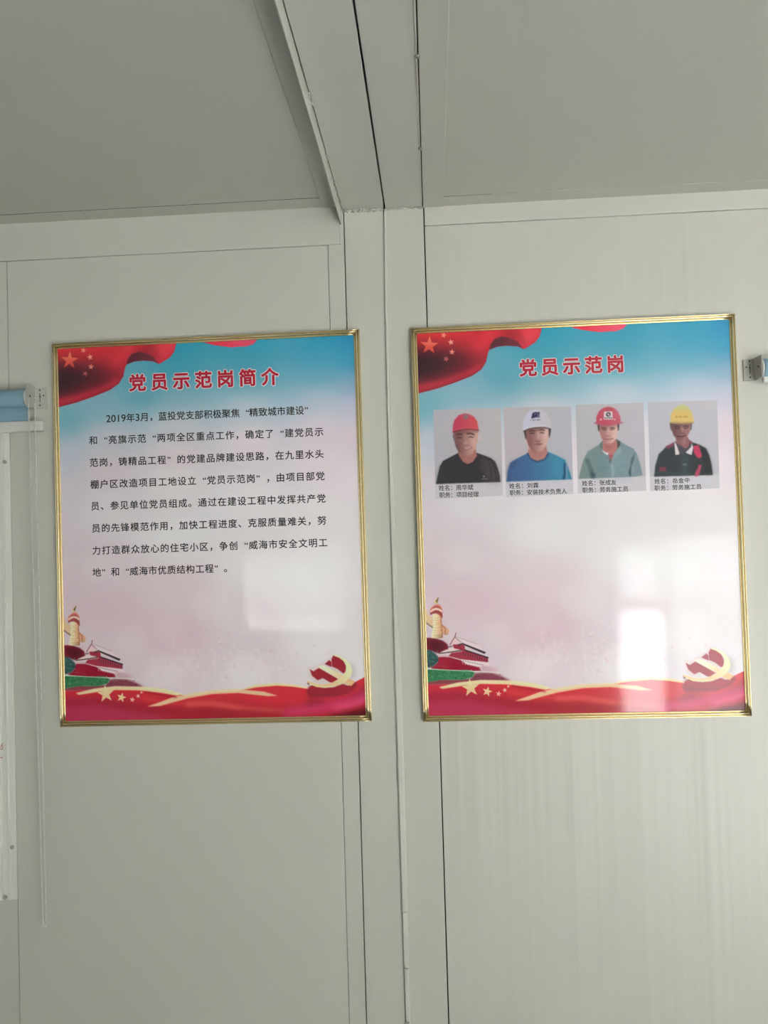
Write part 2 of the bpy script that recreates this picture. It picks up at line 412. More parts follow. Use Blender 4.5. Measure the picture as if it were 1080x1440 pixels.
# ------------------------------------------------------------------ the sheet's common artwork
FW, FH = .66, .8154           # outside size of a framed poster
FR = .0125                    # frame face width
CW, CH = 620, 772
A = Canvas(CW, CH, HL)
ctrl = [(85, 500, 90, 165, 180), (90, 590, 116, 172, 188), (90, 640, 172, 178, 194), (92, 700, 196, 185, 194), (93, 780, 202, 186, 194), (95, 830, 202, 180, 190), (97, 900, 204, 184, 192), (100, 990, 200, 190, 195),
        (150, 570, 130, 174, 192), (150, 615, 178, 180, 192), (150, 660, 200, 184, 192), (150, 720, 206, 196, 202), (150, 800, 204, 188, 196), (150, 860, 206, 176, 188), (150, 920, 206, 184, 194),
        (200, 545, 92, 162, 182), (250, 480, 44, 150, 178), (250, 520, 66, 156, 180), (250, 556, 128, 172, 188), (250, 595, 182, 184, 194), (250, 640, 206, 190, 198), (250, 680, 210, 202, 206), (250, 760, 212, 208, 211), (250, 830, 210, 188, 196), (250, 900, 206, 176, 188), (250, 955, 210, 192, 200),
        (350, 476, 46, 154, 182), (350, 510, 68, 156, 182), (350, 535, 104, 168, 190), (350, 570, 168, 182, 196), (350, 620, 212, 196, 204), (350, 700, 214, 208, 212), (350, 800, 214, 208, 210), (350, 870, 210, 196, 203), (350, 920, 206, 190, 198), (350, 960, 212, 200, 205),
        (450, 474, 44, 150, 182), (450, 505, 70, 158, 188), (450, 530, 108, 168, 192), (450, 560, 164, 180, 198), (450, 600, 206, 190, 204), (450, 650, 214, 198, 206), (450, 720, 216, 208, 212), (450, 800, 216, 210, 212), (450, 900, 212, 204, 206),
        (495, 472, 36, 138, 184), (495, 505, 60, 152, 188), (495, 540, 134, 168, 196), (495, 570, 178, 178, 200), (495, 610, 206, 188, 202), (500, 680, 214, 200, 208), (503, 800, 216, 208, 212), (508, 940, 212, 204, 208)]
cq = A.tr([(c[0], c[1]) for c in ctrl]); cc = np.array([[v*(.93 if c[2] < 135 else 1) for v in c[2:]] for c in ctrl], float)/255
_m = cc.mean(1, keepdims=True); cc = np.where(cc[:, :1] > .58, _m+(cc-_m)*.80, cc)
gx, gy = np.meshgrid(np.linspace(0, CW-1, 63), np.linspace(0, CH-1, 79))
d2 = ((gx[..., None]-cq[:, 0])/1.5)**2+(gy[..., None]-cq[:, 1])**2
wt = 1/(d2+60)**1.75; low = (wt[..., None]*cc).sum(2)/wt.sum(2)[..., None]
for ch in range(3): low[..., ch] = gblur(low[..., ch], 1.3)
def upsample(g, w, h):
    ys = np.linspace(0, g.shape[0]-1, h); xs = np.linspace(0, g.shape[1]-1, w)
    y0 = np.minimum(ys.astype(int), g.shape[0]-2); x0 = np.minimum(xs.astype(int), g.shape[1]-2); fy = (ys-y0)[:, None]; fx = (xs-x0)[None, :]
    if g.ndim == 3: fy = fy[..., None]; fx = fx[..., None]
    return (g[y0][:, x0]*(1-fx)+g[y0][:, x0+1]*fx)*(1-fy)+(g[y0+1][:, x0]*(1-fx)+g[y0+1][:, x0+1]*fx)*fy
A.c = upsample(low, CW, CH)
# soft bokeh lights and glitter
for x, y, r, a in ((185, 905, 22, .12), (232, 950, 26, .16), (240, 890, 20, .12), (300, 855, 30, .12), (350, 945, 30, .22), (430, 900, 36, .18), (140, 800, 24, .10), (410, 830, 40, .14), (262, 925, 18, .1)):
    A.ell((x, y), r, r*.9, (236, 230, 228), a, 9)
for k in range(420):
    x = 250+rng.normal(60, 62); y = 930+rng.normal(0, 24)
    if y > 968 or x < 215: continue
    r = rng.uniform(.5, 1.9); A.ell((x, y), r*1.2, r*1.2, [(232, 208, 214), (206, 160, 174), (228, 214, 212)][k % 3], rng.uniform(.10, .34), 1.0)
# ---- flag at the top left (traced on the right-hand sheet)
A.H = HR
f5 = lambda p: crop(575, 440, 4.5, p)
flag = f5([(30, 90), (900, 50), (842, 92), (828, 150), (797, 190), (728, 231), (690, 214), (620, 209), (560, 216), (510, 236), (500, 262), (491, 310), (462, 358), (402, 400), (300, 441), (180, 482), (50, 516)])
A.grad(flag, f5([(100, 110)])[0], (196, 44, 52), f5([(250, 480)])[0], (176, 40, 56))
def on(mkpts, fn):
    """paint only inside the flag"""
    keep = A.c.copy(); fn(); mk = A.mask(A.tr(mkpts)); m = np.zeros((CH, CW)); mm, x0, x1, y0, y1 = mk; m[y0:y1, x0:x1] = mm
    A.c = keep*(1-m[..., None])+A.c*m[..., None]
def flag_shade():
    A.poly(f5([(40, 240), (200, 225), (330, 235), (400, 280), (420, 340), (300, 400), (150, 440), (40, 440)]), (48, 26, 34), .82, 16, True)
    A.poly(f5([(40, 260), (180, 270), (220, 340), (120, 400), (40, 420)]), (40, 28, 36), .7, 14, True)
    A.poly(f5([(300, 330), (460, 250), (480, 320), (420, 380), (300, 420)]), (110, 28, 40), .45, 10, True)
    A.line(f5([(50, 478), (180, 450), (300, 410), (400, 372), (455, 330)]), 6, (196, 48, 66), .75, 4)
    A.line(f5([(420, 240), (470, 180), (520, 130), (560, 110)]), 12, (212, 52, 66), .7, 8)
    A.line(f5([(60, 130), (250, 122), (420, 115)]), 4, (205, 52, 58), .5, 4)
    A.poly(f5([(590, 135), (660, 118), (720, 130), (700, 170), (640, 160), (590, 150)]), (120, 32, 42), .75, 7, True)
    A.poly(f5([(700, 110), (860, 90), (820, 160), (730, 240), (690, 190)]), (214, 62, 74), .75, 8, True)
    A.poly(f5([(680, 120), (700, 120), (740, 190), (728, 228), (700, 190)]), (150, 38, 50), .6, 5)
    A.grad(f5([(510, 236), (518, 200), (545, 165), (590, 150), (640, 160), (690, 182), (728, 231), (690, 214), (620, 209), (560, 216)]), f5([(560, 160)])[0], (78, 34, 44), f5([(690, 214)])[0], (104, 40, 52), .95, .8)
    A.line(f5([(505, 250), (492, 310), (462, 358), (402, 398), (300, 438), (180, 478), (60, 508)]), 1.1, (92, 30, 44), .6, .8)
on(flag, flag_shade)
A.star(f5([(132, 208)])[0], 13.2, (232, 118, 92), .05, .95, (200, 66, 58))
for (x, y), c, r in (((223, 143), (226, 130, 110), .3), ((268, 187), (232, 150, 136), -.2), ((275, 249), (222, 130, 118), .1), ((238, 294), (176, 84, 92), .4)):
    A.star(f5([(x, y)])[0], 4.6, c, r, .95)
f6 = lambda p: crop(780, 435, 3.857, p)
sl = f6([(50, 60), (400, 50), (389, 84), (372, 104), (332, 118), (240, 123), (150, 112), (76, 94)])
A.grad(sl, f6([(100, 95)])[0], (206, 48, 66), f6([(380, 95)])[0], (214, 76, 104))
# ---- gate tower and column, lower left
g = lambda p: crop(595, 835, 9, p)
A.poly(g([(30, 558), (120, 556), (190, 570), (262, 596), (318, 640), (330, 700), (210, 752), (110, 722), (30, 700)]), (160, 36, 56), .95, .7)
A.poly(g([(60, 600), (180, 590), (280, 630), (300, 680), (200, 745), (110, 700)]), (88, 26, 40), .7, 4, True)
A.poly(g([(25, 190), (60, 200), (70, 260), (128, 300), (135, 420), (100, 400), (45, 350), (20, 340)]), (206, 178, 140), .95, .6)
A.line(g([(20, 335), (55, 370), (100, 405), (135, 428)]), 1.6, (120, 82, 62), .9, .5)
A.poly(g([(244, 392), (285, 408), (318, 436), (344, 462), (320, 516), (296, 524), (248, 512)]), (206, 152, 116), .9, .7)
A.line(g([(250, 395), (290, 440), (285, 500)]), 1.4, (150, 78, 66), .7, .5)
A.grad(g([(128, 255), (246, 250), (238, 300), (242, 420), (252, 562), (112, 560), (134, 430), (134, 300)]), g([(140, 400)])[0], (232, 216, 180), g([(250, 400)])[0], (206, 158, 118))
for yy, n in ((300, 1), (330, 1), (362, 1), (392, 1), (424, 1), (458, 1), (490, 1), (524, 1)):
    A.line(g([(136, yy), (180, yy+8+rng.uniform(-8, 8)), (238, yy-8)]), .9, (176, 132, 100), .55, .5)
for k in range(40): A.ell(g([(rng.uniform(130, 240), rng.uniform(265, 552))])[0], rng.uniform(.4, 1.1), .5, [(244, 232, 204), (180, 136, 104), (206, 190, 140)][k % 3], .6, .4)
A.line(g([(244, 260), (236, 320), (244, 420), (252, 555)]), 1.5, (168, 92, 70), .8, .6)
A.poly(g([(96, 200), (120, 168), (160, 138), (198, 130), (236, 158), (252, 205)]), (200, 116, 96), 1, .6)
A.poly(g([(96, 206), (150, 160), (200, 155), (250, 200), (252, 240), (96, 236)]), (164, 76, 72), 1, .5)
A.line(g([(102, 226), (140, 200), (175, 190), (215, 200), (248, 228)]), 3.2, (236, 190, 176), 1, .5)
A.poly(g([(96, 246), (140, 218), (175, 208), (215, 216), (252, 246), (256, 310), (240, 300), (210, 262), (172, 246), (136, 252), (104, 270)]), (146, 64, 60), 1, .5)
A.poly(g([(156, 118), (154, 86), (178, 64), (190, 44), (206, 46), (198, 74), (194, 128)]), (208, 186, 116), .9, .5)
A.poly(g([(168, 84), (188, 70), (194, 46), (206, 50), (196, 84), (192, 110), (184, 118)]), (86, 66, 46), .95, .5)
# tower
A.poly(g([(350, 640), (412, 540), (492, 608), (450, 650), (400, 645)]), (224, 190, 194), .9, .5)
A.line(g([(345, 650), (380, 592), (412, 542), (425, 490)]), 1.2, (150, 70, 76), .9, .4)
A.line(g([(412, 542), (450, 580), (492, 608)]), 1.3, (104, 72, 78), .9, .4)
A.poly(g([(412, 542), (440, 548), (690, 636), (800, 742), (520, 628), (480, 604)]), (214, 196, 202), .9, .6)
A.line(g([(430, 545), (560, 590), (690, 638)]), .8, (168, 132, 138), .8, .4)
A.poly(g([(385, 640), (520, 640), (830, 800), (830, 870), (480, 830), (330, 792), (400, 700)]), (192, 52, 76), .95, .5)
A.poly(g([(215, 745), (300, 706), (384, 684), (500, 712), (505, 728), (220, 768)]), (216, 196, 192), .95, .5)
A.poly(g([(530, 650), (780, 758), (832, 802), (540, 706)]), (200, 190, 198), .95, .5)
A.poly(g([(505, 625), (535, 632), (804, 738), (784, 762), (530, 652)]), (58, 46, 52), 1, .4)
A.poly(g([(445, 640), (515, 618), (524, 636), (450, 662)]), (84, 50, 58), .9, .4)
A.poly(g([(530, 700), (838, 802), (832, 820), (535, 722)]), (62, 46, 54), 1, .4)
A.line(g([(212, 752), (300, 744), (400, 730), (500, 714)]), 1.5, (66, 44, 50), 1, .4)
A.line(g([(325, 672), (380, 662)]), 1.4, (84, 46, 54), .9, .4)
for k in range(11):
    x = 520+k*29; y0 = 738+(x-520)*.285; A.line(g([(x, y0), (x, y0+34)]), 1.15, (70, 34, 46), .9, .35)
    A.line(g([(x+14, y0+6), (x+14, y0+36)]), .7, (206, 120, 130), .6, .35)
A.poly(g([(198, 800), (240, 780), (330, 786), (480, 826), (836, 868), (860, 910), (720, 925), (500, 866), (330, 806)]), (224, 198, 202), .95, .5)
A.poly(g([(205, 800), (330, 800), (480, 838), (560, 892), (720, 930), (740, 976), (420, 974), (110, 942), (195, 870)]), (176, 30, 58), 1, .5)
A.poly(g([(205, 805), (330, 805), (400, 830), (300, 930), (150, 930)]), (196, 44, 70), .6, 4)
for k in range(9):
    x = 505+k*30; y0 = 848+k*6; A.line(g([(x, y0), (x+20, y0+2)]), 1, (70, 38, 48), .85, .35); A.line(g([(x+4, y0), (x+7, y0+44)]), .9, (226, 204, 206), .8, .35)
for k in range(9):
    x = 770+k*20; A.line(g([(x, 905+k*3), (x, 975)]), .7, (168, 120, 134), .6-.05*k, .4)
A.poly(g([(720, 900), (900, 930), (990, 985), (720, 985)]), (196, 150, 164), .55, 2.5)
A.poly(g([(30, 705), (90, 706), (150, 745), (200, 790), (205, 850), (130, 930), (30, 935)]), (44, 78, 76), .95, .8)
for k in range(70):
    A.ell(g([(rng.uniform(40, 195), rng.uniform(715, 925))])[0], rng.uniform(.5, 1.5), rng.uniform(.4, 1), [(30, 54, 56), (62, 124, 96), (40, 92, 110), (96, 130, 120)][k % 4], .6, .5)
A.line(g([(95, 925), (200, 905), (330, 930)]), 1.6, (214, 80, 84), .5, .8)
h = lambda p: crop(590, 830, 6.353, p)
A.poly(h([(480, 745), (560, 735), (650, 738), (730, 762), (800, 800), (830, 830), (440, 830)]), (146, 54, 76), .85, 2.2)
A.poly(h([(70, 790), (450, 790), (500, 830), (70, 850)]), (158, 62, 74), .9, 1.2)
A.poly(h([(60, 700), (200, 706), (330, 716), (430, 708), (500, 735), (480, 775), (400, 800), (200, 800), (60, 826)]), (66, 142, 96), 1, .6)
for k in range(150):
    A.ell(h([(rng.uniform(66, 490), rng.uniform(712, 796))])[0], rng.uniform(.6, 1.7), rng.uniform(.4, 1), [(34, 98, 62), (110, 186, 132), (52, 120, 80), (88, 160, 110)][k % 4], .6, .45)
A.line(h([(60, 703), (250, 712), (450, 722), (730, 737)]), .9, (206, 222, 196), .85, .4)
for k in range(60): A.ell(h([(rng.uniform(500, 760), rng.uniform(745, 812))])[0], rng.uniform(.5, 1.4), .6, [(176, 84, 104), (110, 38, 58)][k % 2], .5, .5)
_mk = A.mask(A.tr(h([(50, 420), (150, 405), (330, 380), (640, 560), (660, 720), (800, 800), (780, 835), (50, 850)])), 3)
_m, _x0, _x1, _y0, _y1 = _mk; _q = A.c[_y0:_y1, _x0:_x1]; _s = _q.max(2)-_q.min(2)
A.c[_y0:_y1, _x0:_x1] = _q*(1-.20*_m*np.clip((_s-.1)/.2, 0, 1))[..., None]
# ---- red silk ribbon with gold edges (traced on the left-hand sheet)
A.H = HL
top = [(80, 976), (120, 974), (134, 974.5), (163, 971), (198, 971.5), (230, 975), (250, 979.5), (266, 982), (300, 977), (331, 975), (361, 968), (390, 965.5), (414, 967.5), (432, 971), (460, 974), (488, 968), (497.8, 962.5), (508, 957), (525, 949)]
A.grad(top+[(540, 1040), (70, 1040)], (300, 972), (196, 44, 56), (300, 1012), (166, 34, 48), 1, .5)
red = top+[(540, 1040), (70, 1040)]
def silk():
    A.poly([(80, 985), (130, 985), (190, 1000), (240, 1012), (240, 1040), (80, 1040)], (170, 52, 84), .8, 10)
    A.line([(90, 992), (140, 990), (200, 1000), (260, 1006), (330, 1010)], 7, (140, 28, 44), .75, 6)
    A.line([(200, 985), (240, 992), (290, 992), (340, 1000)], 4, (212, 70, 70), .7, 4)
    A.line([(262, 994), (300, 992), (350, 1000), (400, 1004)], 5, (222, 108, 96), .55, 4)
    A.line([(280, 1004), (330, 1006), (420, 1008)], 5, (146, 28, 40), .7, 5)
    A.line([(345, 985), (400, 988), (450, 984), (500, 972)], 7, (206, 44, 62), .7, 6)
    A.poly([(438, 984), (470, 990), (505, 974), (520, 962), (520, 985), (480, 992), (430, 1000)], (120, 26, 44), .75, 7, True)
    A.line([(400, 1006), (450, 999), (490, 990), (522, 978)], 11, (204, 58, 108), .85, 7)
    A.line([(470, 1000), (500, 993), (520, 984)], 5, (222, 88, 140), .7, 5)
    A.poly([(455, 1012), (490, 1004), (520, 996), (525, 1020), (450, 1020)], (78, 22, 28), .9, 5)
on(red, silk)
GOLD = (236, 206, 160)
A.poly([(108, 978), (134, 971.5), (163, 968), (198, 968.5), (230, 971.5), (258, 979), (250, 981.5), (228, 977.5), (196, 974), (165, 973.5), (140, 976), (125, 978.5), (112, 980.5)], GOLD, .95, .7)
A.poly([(208, 997), (228, 990), (244, 983.5), (262, 979.5), (300, 973.5), (334, 972), (372, 975.5), (391, 981.2), (378, 982), (336, 977.5), (300, 979), (266, 985), (244, 991), (226, 996)], (234, 196, 152), .9, .8)
A.poly([(331, 975.3), (361, 966), (390, 963.5), (414, 965.5), (434, 969.5), (436, 972), (413, 968.6), (390, 967), (362, 969.5)], (232, 200, 150), .95, .6)
A.line([(205, 976), (225, 980), (250, 984)], 2.5, (150, 26, 38), .6, 1.2)
s5 = lambda x, y: (590+x/6.353, 830+y/6.353)
A.H = HR
for (x, y), r, ro, c in (((462, 872), 13.0, -.12, (240, 208, 158)), ((610, 905), 7.4, .25, (238, 202, 156)), ((712, 926), 4.4, .2, (240, 170, 160)), ((766, 893), 3.6, -.3, (242, 186, 170)), ((797, 860), 2.4, .1, (240, 196, 180))):
    A.star(s5(x, y), r, c, ro, .98, tuple(int(v*.88) for v in c))
# ---- hammer and sickle emblem, lower right (traced on the left-hand sheet)
A.H = HL
e = lambda p: crop(380, 880, 6.75, p)
A.poly(e([(350, 630), (380, 585), (500, 612), (600, 605), (690, 570), (745, 595), (800, 550), (830, 580), (760, 650), (640, 690), (480, 700), (380, 700), (345, 660)]), (128, 34, 48), .85, 2.2)
A.poly(e([(358, 628), (372, 600), (402, 582), (500, 610), (600, 604), (690, 572), (742, 592), (800, 556), (742, 645), (640, 655), (500, 662), (385, 655)]), (150, 34, 48), 1, .5)
A.poly(e([(640, 330), (800, 400), (810, 500), (760, 540)]), (150, 140, 134), .45, 5)
A.poly(e([(362, 420), (375, 405), (430, 405), (470, 380), (540, 340), (600, 285), (640, 300), (640, 470), (600, 560), (420, 560), (370, 500)]), (206, 190, 190), .9, 1.2)
A.poly(e([(376, 430), (412, 450), (462, 418), (648, 522), (596, 556), (570, 556), (500, 515), (452, 536), (398, 492)]), (150, 34, 46), 1, .5)
A.poly(e([(518, 380), (560, 342), (582, 360), (582, 408)]), (140, 32, 46), 1, .5)
A.poly(e([(582, 332), (600, 296), (660, 318), (700, 352), (720, 410), (712, 465), (690, 470), (640, 430), (586, 404)]), (152, 34, 48), 1, .5)
A.poly(e([(586, 404), (640, 430), (690, 470), (650, 468), (580, 420)]), (196, 186, 176), .9, .8)
A.grad(e([(452, 404), (500, 392), (640, 462), (720, 500), (805, 550), (768, 590), (700, 562), (640, 520)]), e([(500, 400)])[0], (222, 218, 190), e([(760, 560)])[0], (226, 176, 128), 1, .5)
sick = [(600, 288), (655, 298), (715, 332), (758, 380), (780, 440), (764, 500), (705, 556), (622, 594), (530, 608), (440, 600), (385, 576), (352, 566), (352, 540), (372, 544), (430, 566), (500, 574), (570, 566), (640, 532), (692, 486), (718, 440), (720, 392), (692, 348), (650, 318), (606, 302)]
A.grad(e(sick), e([(770, 400)])[0], (214, 214, 176), e([(560, 590)])[0], (230, 186, 138), 1, .5)
A.line(e([(372, 566), (440, 590), (530, 600), (622, 586)]), 1, (244, 214, 172), .8, .5)
A.poly(e([(352, 552), (378, 566), (366, 584), (354, 574)]), (110, 90, 86), .8, .5)
# ------------------------------------------------------------------ poster materials
film_bump = [(5, .05, .010, (1, 1, .45), 1.5), (160, .04, .0006, (1, 1, 1), 2)]
def print_mat(name, attr=None, color=None):
    m = mat(name, color or (1, 1, 1), .065, 0, .5, bump=film_bump)
    if attr:
        n = m.node_tree.nodes; a = n.new('ShaderNodeAttribute'); a.attribute_name = attr
        m.node_tree.links.new(a.outputs['Color'], n['Principled BSDF'].inputs['Base Color'])
    return m
sheet_m = print_mat('laminated_print', 'print')
ink_black = print_mat('black_ink', None, (.035, .033, .035))
ink_red = print_mat('red_ink', None, rgb(190, 34, 58))
ink_white = print_mat('white_ink', None, (.82, .74, .76))
gold = mat('gold_aluminium', (.84, .73, .47), .27, 1, bump=[(1, .10, .004, (9, 9, 9), 1)])
board = mat('black_backing_board', (.02, .02, .018), .7)
art_me = sheet_mesh('print_sheet', A, INK*1.54, ((-FW/2+FR-.001, FH-FR+.001), (FW/2-FR+.001, FH-FR+.001), (FW/2-FR+.001, FR-.001), (-FW/2+FR-.001, FR-.001), -.0105), sheet_m)
# sheet coordinates: unit square -> poster local x,z
IX0, IX1, IZ0, IZ1 = -FW/2+FR, FW/2-FR, FR, FH-FR
def loc(uv): uv = np.atleast_2d(uv); return np.c_[IX0+(IX1-IX0)*uv[:, 0], IZ1-(IZ1-IZ0)*uv[:, 1]]
# ------------------------------------------------------------------ lettering
_gl = {}
def glyph(ch, off):
    if (ch, off) in _gl: return _gl[ch, off]
    c = bpy.data.curves.new('t', 'FONT'); c.body = ch; c.size = 1; c.offset = off; c.resolution_u = 3; c.fill_mode = 'FRONT'
    o = bpy.data.objects.new('t', c); COL.objects.link(o); bpy.context.view_layer.update()
    m = bpy.data.meshes.new_from_object(o.evaluated_get(bpy.context.evaluated_depsgraph_get()))
    v = np.array([tuple(p.co) for p in m.vertices]) if len(m.vertices) else np.zeros((0, 3)); f = [tuple(p.vertices) for p in m.polygons]
    bpy.data.objects.remove(o); bpy.data.curves.remove(c); bpy.data.meshes.remove(m)
    _gl[ch, off] = (v, f); return v, f
def lettering(name, items, parent, layers):
    """items: (char, centre x, centre z, em, rot). layers: (offset, y, material)"""
    V, F, MI = [], [], []
    for li, (off, y, _) in enumerate(layers):
        n = 0 if off == 0 else (8 if off < .02 else 14)
        shifts = [(0, 0)]+[(off*math.cos(2*math.pi*k/n), off*math.sin(2*math.pi*k/n)) for k in range(n)]+([(.5*off*math.cos(2*math.pi*k/7), .5*off*math.sin(2*math.pi*k/7)) for k in range(7)] if off > .04 else [])
        for ch, cx, cz, em, rot in items:
            v, f = glyph(ch, 0)
            if ch.isdigit() and ch.isascii(): ax, s = .25, 1.12
            elif ch in '\u201c': ax, s = -.12, .95
            elif ch in '\u201d': ax, s = .5, .95
            else: ax, s = .5, 1.
            ca, sa = math.cos(rot), math.sin(rot)
            for si, (sx, sz) in enumerate(shifts):
                p = (v[:, :2]-[ax, .37 if s < 1.1 else .345])*em*s+[sx*em, sz*em]
                b = len(V)
                V += [(cx+q[0]*ca-q[1]*sa, y-si*1e-5, cz+q[0]*sa+q[1]*ca) for q in p]
                F += [tuple(b+i for i in t) for t in f]; MI += [li]*len(f)
    me = bpy.data.meshes.new(name); me.from_pydata(V, [], F); me.update()
    for l in layers: me.materials.append(l[2])
    me.polygons.foreach_set('material_index', MI)
    o = bpy.data.objects.new(name, me); COL.objects.link(o); o.parent = parent
    return o
def run(text, H, p0, p1, last, em_px, adv=None):
    """cells from char 0 centred at p0 to char number `last` centred at p1 (photo px)"""
    w = [.56 if (c.isdigit() and c.isascii()) else 1. for c in text]
    c = [0.]
    for a, b in zip(w, w[1:]): c.append(c[-1]+(a+b)/2)
    q0, q1 = loc(happly(H, [p0, p1]))
    em = em_px*np.linalg.norm(loc(happly(H, [(p0[0]+10, p0[1])]))-loc(happly(H, [p0])))/10
    d = (q1-q0)/c[last]
    return [(ch, *(q0+d*t), em, math.atan2(d[1], d[0])) for ch, t in zip(text, c) if ch != ' ']
# ------------------------------------------------------------------ a framed poster
def rail(root, L, rot, off, short0=0):
    """one mitred length of ridged moulding; local w = inward distance from the outer edge"""
    pr = [(0, 0), (0, .0125)]
    def arc(w0, w1, z0, hh, n=7): return [(w0+(w1-w0)*(.5-.5*math.cos(math.pi*k/n)), z0+hh*math.sin(math.pi*k/n)) for k in range(n+1)]
    pr += arc(.0003, .0029, .0112, .0030, 7)+[(.0032, .0100)]+arc(.0035, .0088, .0112, .0052, 12)+[(.0091, .0094)]+arc(.0094, .0124, .0102, .0026, 7)+[(.0125, .0095), (.0125, .0)]
    bm = bmesh.new(); n = 40; rows = []
    for i in range(n+1):
        t = i/n
        row = []
        for w, hgt in pr:
            a = w+short0; b = L-w
            row.append(bm.verts.new((a+(b-a)*t, -hgt, w)))
        rows.append(row)
    for r0, r1 in zip(rows, rows[1:]):
        for k in range(len(pr)-1): bm.faces.new((r0[k], r0[k+1], r1[k+1], r1[k]))
    bm.faces.new(rows[0]); bm.faces.new(list(reversed(rows[-1])))
    bmesh.ops.recalc_face_normals(bm, faces=bm.faces)
    bmesh.ops.transform(bm, matrix=Matrix.Translation(off) @ Matrix.Rotation(rot, 4, 'Y'), verts=bm.verts)
    return obj('frame_rail', bm, gold, root, True)
def poster(label, cx, cz, r, gap):
    root = thing('framed_poster', label, 'framed poster', (cx, -.0008, EYE+cz-FH/2), (0, -r, 0), 'framed posters on the panel wall')
    bm = bmesh.new(); box(bm, -FW/2+.001, FW/2-.001, -.0085, 0, .001, FH-.001); obj('backing_board', bm, board, root)
    rail(root, FW, 0, (-FW/2, 0, 0))                                   # bottom
    rail(root, FW, math.pi, (FW/2, 0, FH))                             # top
    rail(root, FH, -math.pi/2, (FW/2, 0, 0))                           # right
    rail(root, FH, math.pi/2, (-FW/2, 0, FH), gap)                     # left
    s = bpy.data.objects.new('print_sheet', art_me); COL.objects.link(s); s.parent = root
    return root
PL = poster('gold-framed poster with eight lines of black Chinese text, beside the left window', -.4685, .0192, .0033, .0016)
PR = poster('gold-framed poster with four portraits of helmeted workers in a row', .2983, .0177, .0015, 0)
T_LAY = lambda o1, o2: [(o2, -.01066, ink_white), (o1, -.01095, ink_red)]
t1 = run('党员示范岗简介', HL, (192.9, 536), (379.6, 527.8), 6, 24.6)
t2 = run('党员示范岗', HR, (742.5, 517), (865.5, 511.3), 4, 25.4)
lettering('title_lettering', t1, PL, T_LAY(.032, .078)); lettering('title_lettering', t2, PR, T_LAY(.032, .078))
LINES = [('2019年3月，蓝投党支部积极聚焦“精致城市建设”', (152, 587.2), (434.6, 575.3), 24),
         ('和“亮旗示范“两项全区重点工作，确定了“建党员示', (130.8, 618.3), (448.9, 606.5), 23),
         ('范岗，铸精品工程”的党建品牌建设思路，在九里水头', (131.7, 650), (449.4, 638), 23),
         ('棚户区改造项目工地设立“党员示范岗”，由项目部党', (132.8, 681.2), (450.7, 669.4), 23),
         ('员、参见单位党员组成。通过在建设工程中发挥共产党', (133.7, 712.2), (452.2, 701.3), 23),
         ('员的先锋模范作用，加快工程进度、克服质量难关，努', (135, 743.8), (453.1, 732.8), 23),
         ('力打造群众放心的住宅小区，争创“威海市安全文明工', (135.8, 775.5), (454.6, 764.3), 23),
         ('地”和“威海市优质结构工程”。', (136.2, 806.7), (294.8, 801.3), 12)]
for tx, a, b, last in LINES: lettering('text_line', run(tx, HL, a, b, last, 12.6), PL, [(.015, -.01070, ink_black)])
# ------------------------------------------------------------------ the four portraits
def card(i, quad, label, paint, caps, split):
    H = homog(quad, UNIT)
    C = Canvas(150, 200, H); paint(C)
    for ch in range(3): C.c[..., ch] = gblur(C.c[..., ch], .55)
    lum = C.c.mean(2, keepdims=True); C.c = (.016+(lum+(C.c-lum)*.92)*.945)*[1.0, .985, 1.005]+gblur(rng.normal(0, .011, (200, 150)), .8)[..., None]
    px = [(CARD0[i][0]+x/10.189, CARD0[i][1]+y/10.189) for x, y in quad]
    q = loc(happly(HR, px))
    me = sheet_mesh('portrait_photo', C, INK*1.22, (*[tuple(p) for p in q], -.01068), sheet_m)
    o = bpy.data.objects.new('portrait_photo', me); COL.objects.link(o); o.parent = PR; o['label'] = label
    it = []
    for tx, a, b, last in caps: it += run(tx, HR, a, b, last, 8.1)
    lettering('caption_lettering', it, o, [(.014, -.01080, ink_black)])
CARD0 = [(605, 565), (703, 562), (805, 558), (906, 554)]
def backdrop(C, c0, c1, cap, split):
    C.grad([(-200, -200), (1300, -200), (1300, 1700), (-200, 1700)], (60, 600), c0, (1020, 500), c1)
    (x0, y0), (x1, y1) = split
    C.poly([(-200, y0-(x0+200)*(y1-y0)/(x1-x0)), (1300, y1+(1300-x1)*(y1-y0)/(x1-x0)), (1300, 1700), (-200, 1700)], cap, 1, .6)
